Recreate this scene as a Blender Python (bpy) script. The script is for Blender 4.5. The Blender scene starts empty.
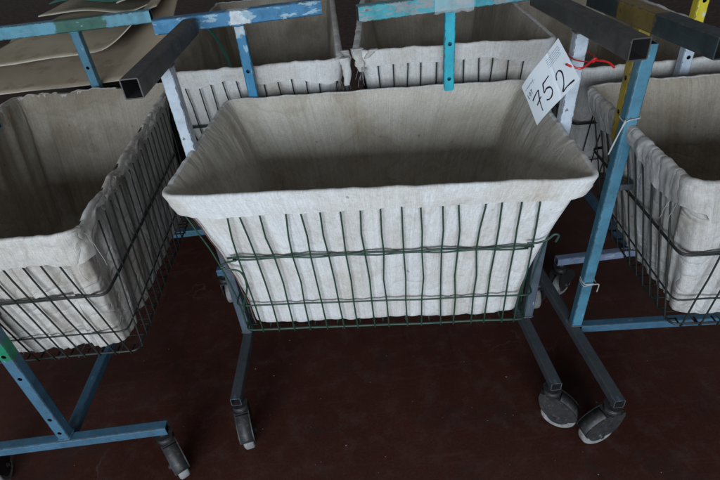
import bpy, bmesh, math, random
from mathutils import Vector, Matrix, noise

random.seed(7)
PI = math.pi
sc = bpy.context.scene
COL = sc.collection

# ------------------------------------------------------------------ materials
def newmat(name):
    m = bpy.data.materials.new(name); m.use_nodes = True
    nt = m.node_tree; nt.nodes.clear()
    out = nt.nodes.new('ShaderNodeOutputMaterial')
    b = nt.nodes.new('ShaderNodeBsdfPrincipled')
    nt.links.new(b.outputs[0], out.inputs[0])
    return m, nt, b

def nd(nt, typ, **kw):
    n = nt.nodes.new(typ)
    for k, v in kw.items():
        if k.startswith('_'): setattr(n, k[1:], v)
        else: n.inputs[k.replace('__', ' ')].default_value = v
    return n

def ramp(nt, fac, stops):
    r = nt.nodes.new('ShaderNodeValToRGB')
    el = r.color_ramp.elements
    while len(el) < len(stops): el.new(0.5)
    for e, (p, c) in zip(el, stops):
        e.position = p
        e.color = (c[0], c[1], c[2], 1) if hasattr(c, '__len__') else (c, c, c, 1)
    nt.links.new(fac, r.inputs[0])
    return r.outputs[0]

def mix(nt, fac, a, b, mode='MIX'):
    m = nt.nodes.new('ShaderNodeMix'); m.data_type = 'RGBA'; m.blend_type = mode
    for sock, v in ((m.inputs[0], fac), (m.inputs[6], a), (m.inputs[7], b)):
        if hasattr(v, 'is_linked') or hasattr(v, 'links'): nt.links.new(v, sock)
        elif hasattr(v, '__len__'): sock.default_value = (v[0], v[1], v[2], 1)
        else: sock.default_value = v
    return m.outputs[2]

def coords(nt, which='Object', scale=(1, 1, 1), loc=(0, 0, 0)):
    tc = nt.nodes.new('ShaderNodeTexCoord'); mp = nt.nodes.new('ShaderNodeMapping')
    nt.links.new(tc.outputs[which], mp.inputs[0])
    mp.inputs['Scale'].default_value = scale; mp.inputs['Location'].default_value = loc
    return mp.outputs[0]

def nz(nt, vec, scale, detail=4, rough=.55):
    n = nd(nt, 'ShaderNodeTexNoise', Scale=scale, Detail=detail, Roughness=rough)
    nt.links.new(vec, n.inputs['Vector']); return n.outputs[0]

def bump(nt, b, h, strength=.3, dist=.001):
    n = nd(nt, 'ShaderNodeBump', Strength=strength, Distance=dist)
    nt.links.new(h, n.inputs['Height']); nt.links.new(n.outputs[0], b.inputs['Normal'])

def cloth_mat(name, base, stain, stain_lo, stain_hi, deep, seed=0.0, crease=.5):
    m, nt, b = newmat(name)
    uv = coords(nt, 'UV', (1, 1, 1), (seed * 3.1, seed * 1.7, 0))
    warp = nz(nt, coords(nt, 'UV', (520, 70, 1)), 1.0, 3, .6)
    weft = nz(nt, coords(nt, 'UV', (70, 560, 1)), 1.0, 3, .6)
    slub = nz(nt, coords(nt, 'UV', (130, 2.5, 1), (seed, 0, 0)), 1.0, 4, .65)
    fine = nz(nt, coords(nt, 'UV', (900, 900, 1)), 1.0, 2, .6)
    blot = nz(nt, uv, 4.2, 6, .62)
    blot2 = nz(nt, coords(nt, 'UV', (5.5, 3.6, 1), (seed * 5.3, 2 + seed, 0)), 1.0, 5, .6)
    c = mix(nt, ramp(nt, blot, [(stain_lo, 0), (stain_hi, 1)]), base, stain)
    c = mix(nt, ramp(nt, blot2, [(.50, 0), (.74, .7)]), c, deep)
    # tide-marks: thin darker rims of dried damp
    ring = nz(nt, coords(nt, 'UV', (1, 1, 1), (seed * 2.3 + 4, seed, 0)), 3.4, 3, .5)
    c = mix(nt, ramp(nt, ring, [(.575, 0), (.590, .22), (.615, .07), (.72, .10)]), c, (deep[0] * .8, deep[1] * .72, deep[2] * .6))
    c = mix(nt, 1.0, c, ramp(nt, slub, [(.3, .85), (.7, 1.06)]), 'MULTIPLY')
    c = mix(nt, 1.0, c, ramp(nt, warp, [(.3, .82), (.7, 1.10)]), 'MULTIPLY')
    c = mix(nt, 1.0, c, ramp(nt, weft, [(.3, .86), (.7, 1.07)]), 'MULTIPLY')
    spots = nz(nt, coords(nt, 'UV', (38, 38, 1), (seed, 4, 0)), 1.0, 1, .4)
    c = mix(nt, ramp(nt, spots, [(.76, 0), (.80, .55)]), c, (deep[0] * .4, deep[1] * .35, deep[2] * .3))
    nt.links.new(c, b.inputs['Base Color'])
    b.inputs['Roughness'].default_value = .92
    b.inputs['Specular IOR Level'].default_value = .15
    b.inputs['Sheen Weight'].default_value = .08
    add = nd(nt, 'ShaderNodeMath', _operation='ADD'); nt.links.new(warp, add.inputs[0]); nt.links.new(weft, add.inputs[1])
    add2 = nd(nt, 'ShaderNodeMath', _operation='ADD'); nt.links.new(add.outputs[0], add2.inputs[0]); nt.links.new(fine, add2.inputs[1])
    bp = nd(nt, 'ShaderNodeBump', Strength=.4, Distance=.0012); nt.links.new(add2.outputs[0], bp.inputs['Height'])
    # creases: folded ridges of a warped noise
    wv = nd(nt, 'ShaderNodeTexNoise', Scale=5.0, Detail=3.0); nt.links.new(uv, wv.inputs['Vector'])
    vm = nt.nodes.new('ShaderNodeVectorMath'); vm.operation = 'MULTIPLY_ADD'
    nt.links.new(wv.outputs['Color'], vm.inputs[0]); vm.inputs[1].default_value = (.22, .35, 0); nt.links.new(uv, vm.inputs[2])
    cr = nz(nt, vm.outputs[0], 11.0, 2, .5)
    su = nd(nt, 'ShaderNodeMath', _operation='SUBTRACT'); nt.links.new(cr, su.inputs[0]); su.inputs[1].default_value = .5
    ab = nd(nt, 'ShaderNodeMath', _operation='ABSOLUTE'); nt.links.new(su.outputs[0], ab.inputs[0])
    pw = nd(nt, 'ShaderNodeMath', _operation='POWER'); nt.links.new(ab.outputs[0], pw.inputs[0]); pw.inputs[1].default_value = .6
    b2 = nd(nt, 'ShaderNodeBump', Strength=crease, Distance=.010); nt.links.new(pw.outputs[0], b2.inputs['Height']); nt.links.new(bp.outputs[0], b2.inputs['Normal'])
    nt.links.new(b2.outputs[0], b.inputs['Normal'])
    return m

def paint_mat(name, base, chip, amount=.6, patch=None, patch_lim=.06, patch_axis=2, patch_at=0., rough=.42, rust=(.10, .045, .02)):
    """worn brushed-on paint: chips to the coat below, rust specks, an overpainted patch"""
    m, nt, b = newmat(name)
    ob = coords(nt, 'Object')
    c = base
    big = nz(nt, ob, 9, 4, .6)
    c = mix(nt, ramp(nt, big, [(.3, .8), (.7, 1.12)]), (0, 0, 0), c)
    if patch:
        sep = nt.nodes.new('ShaderNodeSeparateXYZ'); nt.links.new(ob, sep.inputs[0])
        off = nd(nt, 'ShaderNodeMath', _operation='SUBTRACT'); nt.links.new(sep.outputs[patch_axis], off.inputs[0]); off.inputs[1].default_value = patch_at
        ab = nd(nt, 'ShaderNodeMath', _operation='ABSOLUTE'); nt.links.new(off.outputs[0], ab.inputs[0])
        jit = nd(nt, 'ShaderNodeMath', _operation='MULTIPLY_ADD'); nt.links.new(nz(nt, ob, 45, 3), jit.inputs[0]); jit.inputs[1].default_value = .05
        nt.links.new(ab.outputs[0], jit.inputs[2])
        pm = ramp(nt, jit.outputs[0], [(min(.98, patch_lim + .020), 1), (min(.99, patch_lim + .026), 0)])
        c = mix(nt, pm, c, patch)
    ch = nz(nt, coords(nt, 'Object', (1, 1, .35)), 46, 5, .68)
    c = mix(nt, ramp(nt, ch, [(amount, 0), (amount + .03, 1)]), c, chip)
    rs = nz(nt, coords(nt, 'Object', (1, 1, .6), (3, 1, 2)), 70, 4, .6)
    rmask = ramp(nt, rs, [(.655, 0), (.70, .9)])
    c = mix(nt, rmask, c, rust)
    sg = nt.nodes.new('ShaderNodeSeparateXYZ'); nt.links.new(coords(nt, 'Generated', (1, 1, 1), (-.5, -.5, -.5)), sg.inputs[0])
    ax = nd(nt, 'ShaderNodeMath', _operation='ABSOLUTE'); nt.links.new(sg.outputs[0], ax.inputs[0])
    ay = nd(nt, 'ShaderNodeMath', _operation='ABSOLUTE'); nt.links.new(sg.outputs[1], ay.inputs[0])
    mn = nd(nt, 'ShaderNodeMath', _operation='MINIMUM'); nt.links.new(ax.outputs[0], mn.inputs[0]); nt.links.new(ay.outputs[0], mn.inputs[1])
    en = nd(nt, 'ShaderNodeMath', _operation='MULTIPLY_ADD'); nt.links.new(nz(nt, ob, 60, 5, .7), en.inputs[0]); en.inputs[1].default_value = .42; nt.links.new(mn.outputs[0], en.inputs[2])
    c = mix(nt, ramp(nt, en.outputs[0], [(.645, 0), (.672, .85)]), c, (.07, .06, .055))
    scr = nz(nt, coords(nt, 'Object', (260, 260, 9), (1, 5, 2)), 1.0, 3, .6)
    c = mix(nt, ramp(nt, scr, [(.66, 0), (.70, .5)]), c, chip)
    grime = nz(nt, ob, 22, 5, .7)
    c = mix(nt, 1.0, c, ramp(nt, grime, [(.28, .62), (.55, 1.0)]), 'MULTIPLY')
    nt.links.new(c, b.inputs['Base Color'])
    rr = ramp(nt, grime, [(.2, rough + .25), (.7, rough)])
    nt.links.new(rr, b.inputs['Roughness'])
    bump(nt, b, ch, .25, .0008)
    return m

def plain_mat(name, col, rough=.6, metal=0., var=.25, scale=30, col2=None, amt=.6):
    m, nt, b = newmat(name)
    ob = coords(nt, 'Object')
    n = nz(nt, ob, scale, 5, .6)
    c = mix(nt, ramp(nt, n, [(.3, 1 - var), (.7, 1 + var * .5)]), (0, 0, 0), col)
    if col2:
        n2 = nz(nt, coords(nt, 'Object', (1, 1, 1), (7, 3, 1)), scale * 1.7, 5, .65)
        c = mix(nt, ramp(nt, n2, [(amt, 0), (amt + .06, 1)]), c, col2)
    nt.links.new(c, b.inputs['Base Color'])
    b.inputs['Roughness'].default_value = rough; b.inputs['Metallic'].default_value = metal
    bump(nt, b, n, .2, .0008)
    return m

def floor_mat():
    m, nt, b = newmat('floor_paint')
    ob = coords(nt, 'Object')
    n1 = nz(nt, ob, 1.6, 6, .6); n2 = nz(nt, ob, 14, 6, .7); n3 = nz(nt, ob, 160, 3, .6)
    c = mix(nt, ramp(nt, n1, [(.32, 0), (.68, 1)]), (.044, .0128, .0085), (.066, .0225, .0150))
    c = mix(nt, ramp(nt, n2, [(.50, 0), (.74, .65)]), c, (.075, .045, .036))       # trodden-in dust
    c = mix(nt, 1.0, c, ramp(nt, n3, [(.3, .78), (.7, 1.18)]), 'MULTIPLY')
    scu = nz(nt, coords(nt, 'Object', (3, 38, 1), (2, 1, 0)), 1.0, 5, .65); scu2 = nz(nt, coords(nt, 'Object', (30, 2.6, 1), (8, 3, 0)), 1.0, 5, .65)
    c = mix(nt, ramp(nt, scu, [(.58, 0), (.76, .36)]), c, (.090, .054, .044))
    c = mix(nt, ramp(nt, scu2, [(.60, 0), (.74, .35)]), c, (.020, .008, .006))
    pw_ = nz(nt, coords(nt, 'Object', (1, 1, 1), (3, 9, 0)), 4.5, 7, .72)
    c = mix(nt, ramp(nt, pw_, [(.53, 0), (.64, .6)]), c, (.030, .021, .018))
    # scattered pale specks
    sp = nd(nt, 'ShaderNodeTexVoronoi', Scale=17.0); nt.links.new(ob, sp.inputs['Vector'])
    size = nz(nt, ob, 6, 2)
    d = nd(nt, 'ShaderNodeMath', _operation='SUBTRACT'); nt.links.new(size, d.inputs[0]); nt.links.new(sp.outputs['Distance'], d.inputs[1])
    c = mix(nt, ramp(nt, d.outputs[0], [(.60, 0), (.64, .5)]), c, (.30, .26, .24))
    # hairline scratches / cracks where the paint has gone
    w = nd(nt, 'ShaderNodeTexVoronoi', _feature='DISTANCE_TO_EDGE', Scale=2.1)
    wob = nt.nodes.new('ShaderNodeVectorMath'); wob.operation = 'MULTIPLY_ADD'
    nn = nd(nt, 'ShaderNodeTexNoise', Scale=7.0, Detail=6.0); nt.links.new(ob, nn.inputs['Vector'])
    nt.links.new(nn.outputs['Color'], wob.inputs[0]); wob.inputs[1].default_value = (.28, .28, 0); nt.links.new(ob, wob.inputs[2])
    nt.links.new(wob.outputs[0], w.inputs['Vector'])
    line = ramp(nt, w.outputs['Distance'], [(.003, 1), (.009, 0)])
    gate = ramp(nt, nz(nt, coords(nt, 'Object', (1, 1, 1), (5.2, 2.4, 0)), 3.2, 3), [(.56, 0), (.70, .40)])
    lm = nd(nt, 'ShaderNodeMath', _operation='MULTIPLY'); nt.links.new(line, lm.inputs[0]); nt.links.new(gate, lm.inputs[1])
    c = mix(nt, lm.outputs[0], c, (.17, .12, .105))
    nt.links.new(c, b.inputs['Base Color'])
    nt.links.new(ramp(nt, n2, [(.3, .38), (.7, .66)]), b.inputs['Roughness'])
    b.inputs['Specular IOR Level'].default_value = .2
    bump(nt, b, n2, .25, .002)
    return m

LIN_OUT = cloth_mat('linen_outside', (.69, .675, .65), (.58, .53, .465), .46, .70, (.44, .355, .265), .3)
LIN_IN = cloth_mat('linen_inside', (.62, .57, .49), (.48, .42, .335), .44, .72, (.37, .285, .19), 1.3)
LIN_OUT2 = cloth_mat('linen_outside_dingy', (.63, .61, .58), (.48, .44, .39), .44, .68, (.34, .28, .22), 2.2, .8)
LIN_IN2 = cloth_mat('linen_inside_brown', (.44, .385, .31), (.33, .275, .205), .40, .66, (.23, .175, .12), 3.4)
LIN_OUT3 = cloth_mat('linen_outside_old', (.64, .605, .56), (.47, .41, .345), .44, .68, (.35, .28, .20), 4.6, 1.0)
SEAM = plain_mat('brown_stitching', (.13, .06, .05), .9)
THREAD = plain_mat('linen_thread', (.36, .335, .305), .9)
WIRE_GREEN = plain_mat('green_wire', (.022, .056, .036), .45, 0, .4, 60, (.06, .04, .025), .62)
WIRE_DARK = plain_mat('dark_wire', (.030, .034, .030), .5, .2, .4, 60, (.07, .045, .03), .6)
STEEL_DARK = paint_mat('bare_dark_steel', (.056, .050, .045), (.10, .10, .10), .62, rough=.38, rust=(.05, .03, .022))
STEEL_RAIL = paint_mat('greyed_steel_rail', (.060, .068, .076), (.09, .12, .15), .60, rough=.5)
PALE_BLUE = paint_mat('pale_blue_paint', (.47, .52, .565), (.64, .66, .68), .60, rough=.38)
PALE_TOP = paint_mat('pale_above_dark_below', (.075, .095, .12), (.30, .34, .38), .66, patch=(.46, .51, .555), patch_lim=.30, patch_at=.25, rough=.4)  # post colour: pale in the upper half, dark towards the foot
LIGHT_BLUE = paint_mat('light_blue_paint', (.070, .205, .285), (.26, .36, .42), .66, rough=.34)
SKY_BLUE = paint_mat('mid_blue_paint', (.055, .135, .205), (.18, .27, .34), .66, rough=.38)
BLUE_GREEN_PATCH = paint_mat('light_blue_green_patch', (.10, .32, .41), (.30, .44, .49), .66, patch=(.008, .105, .065), patch_lim=.085, patch_at=.03, rough=.34)
BLUE_WHITE_PATCH = paint_mat('cobalt_white_patch', (.018, .19, .37), (.30, .45, .53), .545, patch=(.66, .70, .72), patch_lim=.030, rough=.4)
COBALT_POST = paint_mat('cobalt_post', (.025, .21, .38), (.30, .47, .56), .60, patch=(.55, .63, .67), patch_lim=.03, patch_at=.43, rough=.4)
TURQ_WORN = paint_mat('worn_turquoise', (.06, .34, .39), (.26, .30, .30), .50, rough=.5, rust=(.20, .10, .08))
TURQ = paint_mat('turquoise_post', (.015, .40, .50), (.25, .50, .55), .70, rough=.4)
DARK_YELLOW_PATCH = paint_mat('dark_green_yellow_patch', (.026, .042, .046), (.06, .085, .06), .60, patch=(.20, .135, .028), patch_lim=.075, patch_at=.02, rough=.38)
DULL_BLUE = paint_mat('dull_lilac_blue', (.16, .20, .29), (.28, .32, .38), .62, rough=.5)
YELLOW = paint_mat('yellow_paint', (.34, .24, .030), (.10, .08, .04), .66, rough=.45)
YELLOW_PALE = paint_mat('yellow_over_pale', (.42, .48, .55), (.55, .58, .6), .64, patch=(.62, .50, .03), patch_lim=.10, patch_at=.385, rough=.42)
BLUE_GREEN_SPOT = paint_mat('mid_blue_green_spot', (.060, .150, .225), (.20, .29, .36), .66, patch=(.01, .20, .10), patch_lim=.03, patch_at=-.085, rough=.38)
CASTER_METAL = plain_mat('dusty_caster_steel', (.036, .035, .035), .55, .2, .5, 55, (.085, .06, .045), .58)
TYRE = plain_mat('pale_rubber_tyre', (.27, .265, .255), .8, 0, .4, 40, (.17, .16, .15), .56)
HUB = plain_mat('dark_hub', (.03, .03, .032), .6)
DARKHOLE = plain_mat('tube_inside', (.02, .02, .02), .9)
CARD = plain_mat('white_tag_card', (.74, .77, .80), .6, 0, .05, 25, (.60, .60, .59), .66)
INK = plain_mat('black_ink', (.012, .012, .02), .6, 0, .1)
INK_BLUE = plain_mat('small_blue_grey_print', (.30, .36, .42), .6, 0, .1)
RED = plain_mat('red_plastic_tie', (.55, .018, .02), .35, 0, .2)
STRING = plain_mat('grey_string', (.42, .42, .41), .9)
BOARD = plain_mat('beige_board', (.40, .335, .235), .9, 0, .16, 7, (.32, .255, .17), .56)
BOARD_PINK = plain_mat('pinkish_board', (.40, .315, .225), .9, 0, .16, 7, (.32, .24, .165), .56)
BOARD_EDGE = plain_mat('pale_board_edge', (.55, .49, .40), .9)
TEAL = plain_mat('teal_plastic', (.03, .17, .125), .4, 0, .3, 12)
FILM = plain_mat('clear_film', (.55, .58, .6), .15, 0, .4, 40)
CARTON = plain_mat('dark_carton', (.030, .022, .016), .85, 0, .3, 9)

# ------------------------------------------------------------------ helpers
def new_obj(name, bm, mats, parent=None, smooth=False, mat=None):
    me = bpy.data.meshes.new(name); bm.to_mesh(me); bm.free()
    for m in (mats if isinstance(mats, (list, tuple)) else [mats]): me.materials.append(m)
    if smooth:
        for p in me.polygons: p.use_smooth = True
    o = bpy.data.objects.new(name, me); COL.objects.link(o)
    if parent: o.parent = parent
    if mat is not None: o.matrix_local = mat
    return o

def tag(o, label, cat, group=None):
    o['label'] = label; o['category'] = cat
    if group: o['group'] = group
    return o

def thing(name, label, cat, loc=(0, 0, 0), rz=0., group=None):
    o = bpy.data.objects.new(name, None); COL.objects.link(o)
    o.location = loc; o.rotation_euler = (0, 0, rz); o.empty_display_size = .1
    return tag(o, label, cat, group)

def tube(bm, pts, r, n=6, closed=False, mi=0, cap=True):
    pts = [Vector(p) for p in pts]; N = len(pts); rings = []
    prev = None
    for i, p in enumerate(pts):
        if closed: t = pts[(i + 1) % N] - pts[i - 1]
        else: t = pts[min(i + 1, N - 1)] - pts[max(i - 1, 0)]
        if t.length < 1e-9: t = Vector((0, 0, 1))
        t.normalize()
        if prev is None:
            a = Vector((0, 0, 1)) if abs(t.z) < .9 else Vector((1, 0, 0))
            u = t.cross(a).normalized()
        else:
            u = (prev - t * prev.dot(t)); u.normalize()
        prev = u; v = t.cross(u)
        rr = r[i] if hasattr(r, '__len__') else r
        rings.append([bm.verts.new(p + (u * math.cos(2 * PI * k / n) + v * math.sin(2 * PI * k / n)) * rr) for k in range(n)])
    for i in range(N if closed else N - 1):
        a, b = rings[i], rings[(i + 1) % N]
        for k in range(n):
            f = bm.faces.new((a[k], a[(k + 1) % n], b[(k + 1) % n], b[k])); f.smooth = True; f.material_index = mi
    if cap and not closed:
        for rg, rev in ((rings[0], True), (rings[-1], False)):
            f = bm.faces.new(rg[::-1] if rev else rg); f.material_index = mi

def rprof(w, h, r, k=2):
    pts = []
    for cx, cy, a0 in ((1, 1, 0), (-1, 1, 90), (-1, -1, 180), (1, -1, 270)):
        for i in range(k + 1):
            a = math.radians(a0 + 90 * i / k)
            pts.append((cx * (w / 2 - r) + r * math.cos(a), cy * (h / 2 - r) + r * math.sin(a)))
    return pts

def sqtube_bm(L, w, h, wall=.0025, r=.0035, holes=(), hr=.0058):
    """hollow box-section steel tube along local Z, centred; holes drilled through the +-X faces at local z"""
    bm = bmesh.new()
    k = 2; O = rprof(w, h, r, k); I = rprof(w - 2 * wall, h - 2 * wall, max(r - wall, .0008), k); n = len(O)
    z0, z1 = -L / 2, L / 2
    def ring(P, z): return [bm.verts.new((x, y, z)) for x, y in P]
    o0, o1, i0, i1 = ring(O, z0), ring(O, z1), ring(I, z0), ring(I, z1)
    xp, xm = n - 1, (k + 1) * 1 + k          # indices of the flat edges facing +X and -X
    for j in range(n):
        jn = (j + 1) % n
        isx = (j == xp or j == xm)
        if not (isx and holes):
            bm.faces.new((o0[j], o0[jn], o1[jn], o1[j]))
            f = bm.faces.new((i0[jn], i0[j], i1[j], i1[jn])); f.material_index = 1
        bm.faces.new((o0[jn], o0[j], i0[j], i0[jn])); bm.faces.new((o1[j], o1[jn], i1[jn], i1[j]))
    if holes:
        hw = h / 2 - r
        for sx in (1, -1):
            X = sx * w / 2
            zs = sorted(holes); cuts = [z0]
            for z in zs: cuts += [z - hw, z + hw]
            cuts.append(z1)
            for a, b in zip(cuts[::2], cuts[1::2]):
                q = [bm.verts.new((X, yy, zz)) for yy, zz in ((-hw, a), (hw, a), (hw, b), (-hw, b))]
                bm.faces.new(q if sx > 0 else q[::-1])
            for z in zs:
                m = 16; cir = []; sq = []; inn = []
                for t in range(m):
                    a = 2 * PI * t / m; c, s = math.cos(a), math.sin(a); q = hw / max(abs(c), abs(s))
                    cir.append(bm.verts.new((X, hr * c, z + hr * s))); sq.append(bm.verts.new((X, q * c, z + q * s)))
                    inn.append(bm.verts.new((X - sx * wall, hr * c, z + hr * s)))
                for t in range(m):
                    u = (t + 1) % m
                    q = (cir[t], sq[t], sq[u], cir[u]); bm.faces.new(q if sx > 0 else q[::-1])
                    q = (inn[t], cir[t], cir[u], inn[u]); f = bm.faces.new(q if sx > 0 else q[::-1]); f.material_index = 1
    return bm

def sqtube(name, P0, P1, w, h, mats, parent, side=(1, 0, 0), holes=()):
    """P0->P1 becomes local +Z; 'side' becomes local X (the drilled faces)"""
    P0, P1 = Vector(P0), Vector(P1); z = (P1 - P0); L = z.length; z.normalize()
    x = Vector(side); x = (x - z * x.dot(z)).normalized(); y = z.cross(x)
    M = Matrix((x, y, z)).transposed().to_4x4(); M.translation = (P0 + P1) / 2
    return new_obj(name, sqtube_bm(L, w, h, holes=holes), [mats, DARKHOLE], parent, mat=M)

def smooth_path(P, n=6):
    out = []
    for i in range(len(P) - 1):
        p0, p1, p2, p3 = P[max(i - 1, 0)], P[i], P[i + 1], P[min(i + 2, len(P) - 1)]
        for k in range(n):
            t = k / n
            out.append(tuple(.5 * ((2 * b) + (-a + c) * t + (2 * a - 5 * b + 4 * c - d) * t * t + (-a + 3 * b - 3 * c + d) * t ** 3) for a, b, c, d in zip(p0, p1, p2, p3)))
    out.append(P[-1]); return out

# ------------------------------------------------------------------ trolley pieces
def rloop(c4, r, per=34, cr=7):
    """rounded quad through four (x, y) corners FL FR BR BL, counter-clockwise; returns points and side index"""
    pts = []
    for i in range(4):
        p, q = Vector(c4[i]), Vector(c4[(i + 1) % 4]); nxt = Vector(c4[(i + 2) % 4])
        d = (q - p).normalized(); e = (nxt - q).normalized()
        a, b = p + d * r, q - d * r
        for k in range(per): pts.append((a.lerp(b, k / per), i))
        for k in range(cr):
            t = k / cr
            pts.append(((1 - t) ** 2 * b + 2 * t * (1 - t) * q + t * t * (q + e * r), i))
    return pts

def make_liner(name, rim, zr, bot, zb, cuff, mats, parent, seed=0, amp=.006, fold=.004, puff=.008, bunch=None, flare_x=1., rough=1., per=44, wires=None):
    """sewn linen bag: outer layer, hem turned out over the rim wire, inner layer, sagging bottom.
    rim, bot: four local corners; zr: rim height (or 4 heights); cuff(side, t, s): hem depth in metres"""
    cr = 8; N = 4 * (per + cr)
    R = rloop(rim, .035, per, cr); B = rloop(bot, .045, per, cr)
    zrs = zr if hasattr(zr, '__len__') else (zr,) * 4
    def zat(j):
        i, k = divmod(j, per + cr); t = min(1., k / per); return zrs[i] * (1 - t) + zrs[(i + 1) % 4] * t
    bm = bmesh.new(); uvl = bm.loops.layers.uv.new('UVMap')
    s = [0.]
    for j in range(1, N + 1): s.append(s[-1] + (R[j % N][0] - R[j - 1][0]).length)
    nrm = []
    for j in range(N):
        t = R[(j + 1) % N][0] - R[j - 1][0]; nrm.append(Vector((t.y, -t.x)).normalized())
    def nv(x, y, z=0): return noise.noise(Vector((x + seed * 13.7, y + seed * 5.1, z + seed)))
    def per_n(j, f, y, z=0):      # noise that closes round the loop
        a = 2 * PI * j / N; return nv(math.cos(a) * f, math.sin(a) * f + y, z)
    def wall(j, w, off):
        p, q = R[j][0], B[j][0]; n = nrm[j]
        x = p.lerp(q, w); x.x = p.x + (q.x - p.x) * (1 - (1 - w) ** flare_x); z = zat(j) * (1 - w) + zb * w
        pin = min(1, w * 6)
        d = per_n(j, 7.0, w * 1.3) * amp * 1.3 + per_n(j, 24, w * 2.2, 3) * fold + per_n(j, 60, w * 7, 5) * fold * .35
        d = d * pin + off + math.sin(PI * w) * .004
        if wires and j < per:
            dm = min(abs(x.x - q_) for q_ in wires); d += .0034 * (1 - math.exp(-(dm / .011) ** 2)) * min(1, max(0, (w - .10) * 9)) * pin - .002
        z += per_n(j, 9, 4.4) * .006 * rough * (1 - w)
        return Vector((x.x + n.x * d, x.y + n.y * d, z))
    rows = []     # (list of points, v, material)
    NB = 30
    # outer layer, bottom up to just under the hem
    ws = [1 - k / NB for k in range(NB + 1)]
    for w in ws:
        rows.append(([wall(j, w, -.010 if w > .03 else -.006) for j in range(N)], -w * .5, 0))
    n_outer = len(rows)
    # hem edge -> up -> over the rim
    hem = []
    NH = 7
    for k in range(NH + 1):
        f = 1 - k / NH; ring = []
        for j in range(N):
            i, kk = divmod(j, per + cr); t = min(1., kk / per)
            depth = cuff(i, t) * (1 + .10 * rough * per_n(j, 14, 8)) + .004 * rough * per_n(j, 40, 2)
            p = R[j][0]; n = nrm[j]
            bu = bunch(i, t) if bunch else 0.
            flare = puff + f * .004 + rough * (f * .008 * per_n(j, 11, 3 + f * .5) + f * .004 * per_n(j, 34, 6)) + bu * (.6 * abs(per_n(j, 30, f * 2.0)) + .35) * math.sin(PI * min(1, .25 + f * .8))
            if f > .45: flare = max(flare, .0112)
            w = depth * f / max(.05, zat(j) - zb); q = p.lerp(B[j][0], w); q.x = p.x + (B[j][0].x - p.x) * (1 - (1 - w) ** flare_x)
            z = zat(j) - depth * f + per_n(j, 9, 4.4) * .006 * rough * (1 - w)
            ring.append(Vector((q.x + n.x * flare, q.y + n.y * flare, z - .001)))
        rows.append((ring, .05 * f, 0))
    for a in (35, 65, 90, 115, 145):
        ca, sa = math.cos(math.radians(a)), math.sin(math.radians(a)); ring = []
        for j in range(N):
            p = R[j][0]; n = nrm[j]; i, kk = divmod(j, per + cr); bu = bunch(i, min(1., kk / per)) if bunch else 0
            rr = puff * (1 + .18 * per_n(j, 30, 1)) + bu * .25
            z = zat(j) + per_n(j, 9, 4.4) * .006 * rough + per_n(j, 22, 7) * .0022 * rough
            ring.append(Vector((p.x + n.x * ca * rr, p.y + n.y * ca * rr, z + sa * rr * .75)))
        rows.append((ring, -.01, 0))
    # inner layer, down to the bottom
    first_in = len(rows)
    for k in range(1, NB + 1):
        w = .02 + .98 * k / NB
        rows.append(([wall(j, w, -.0135) for j in range(N)], -w * .5, 1))
    c0 = sum((b[0] for b in B), Vector((0, 0))) / N
    for f, dz in ((.93, -.010), (.80, -.013), (.6, -.014), (.38, -.015), (.16, -.015)):
        ring = []
        for j in range(N):
            q = wall(j, 1, -.0135); x = c0.lerp(Vector((q.x, q.y)), f)
            ring.append(Vector((x.x, x.y, zb + dz + .006 * nv(x.x * 9, x.y * 9))))
        rows.append((ring, -.5 - (1 - f) * .3, 1))
    # outer bottom, below the inner one
    vr = [[bm.verts.new(p) for p in r[0]] for r in rows]
    def strip(a, b):
        mi = rows[max(a, b)][2]
        if a < first_in <= b: mi = 1
        for j in range(N):
            u = (j + 1) % N
            f = bm.faces.new((vr[a][j], vr[a][u], vr[b][u], vr[b][j])); f.smooth = True; f.material_index = mi
            for lp, (ss, vv) in zip(f.loops, ((s[j], rows[a][1]), (s[j + 1], rows[a][1]), (s[j + 1], rows[b][1]), (s[j], rows[b][1]))):
                lp[uvl].uv = (ss, vv)
    for a in range(n_outer - 1): strip(a, a + 1)
    for a in range(n_outer, len(rows) - 1): strip(a, a + 1)
    f = bm.faces.new(vr[-1][::-1]); f.material_index = 1
    prev = vr[0]
    for fct, dz in ((.95, -.012), (.7, -.019), (.35, -.020)):
        cur = []
        for j in range(N):
            q = rows[0][0][j]; x = c0.lerp(Vector((q.x, q.y)), fct); cur.append(bm.verts.new((x.x, x.y, zb + dz)))
        for j in range(N):
            u = (j + 1) % N; ff = bm.faces.new((cur[j], cur[u], prev[u], prev[j])); ff.smooth = True
            for lp in ff.loops: lp[uvl].uv = (lp.vert.co.x, lp.vert.co.y)
        prev = cur
    bm.faces.new(prev[::-1])
    o = new_obj(name, bm, mats, parent)
    return o

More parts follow.
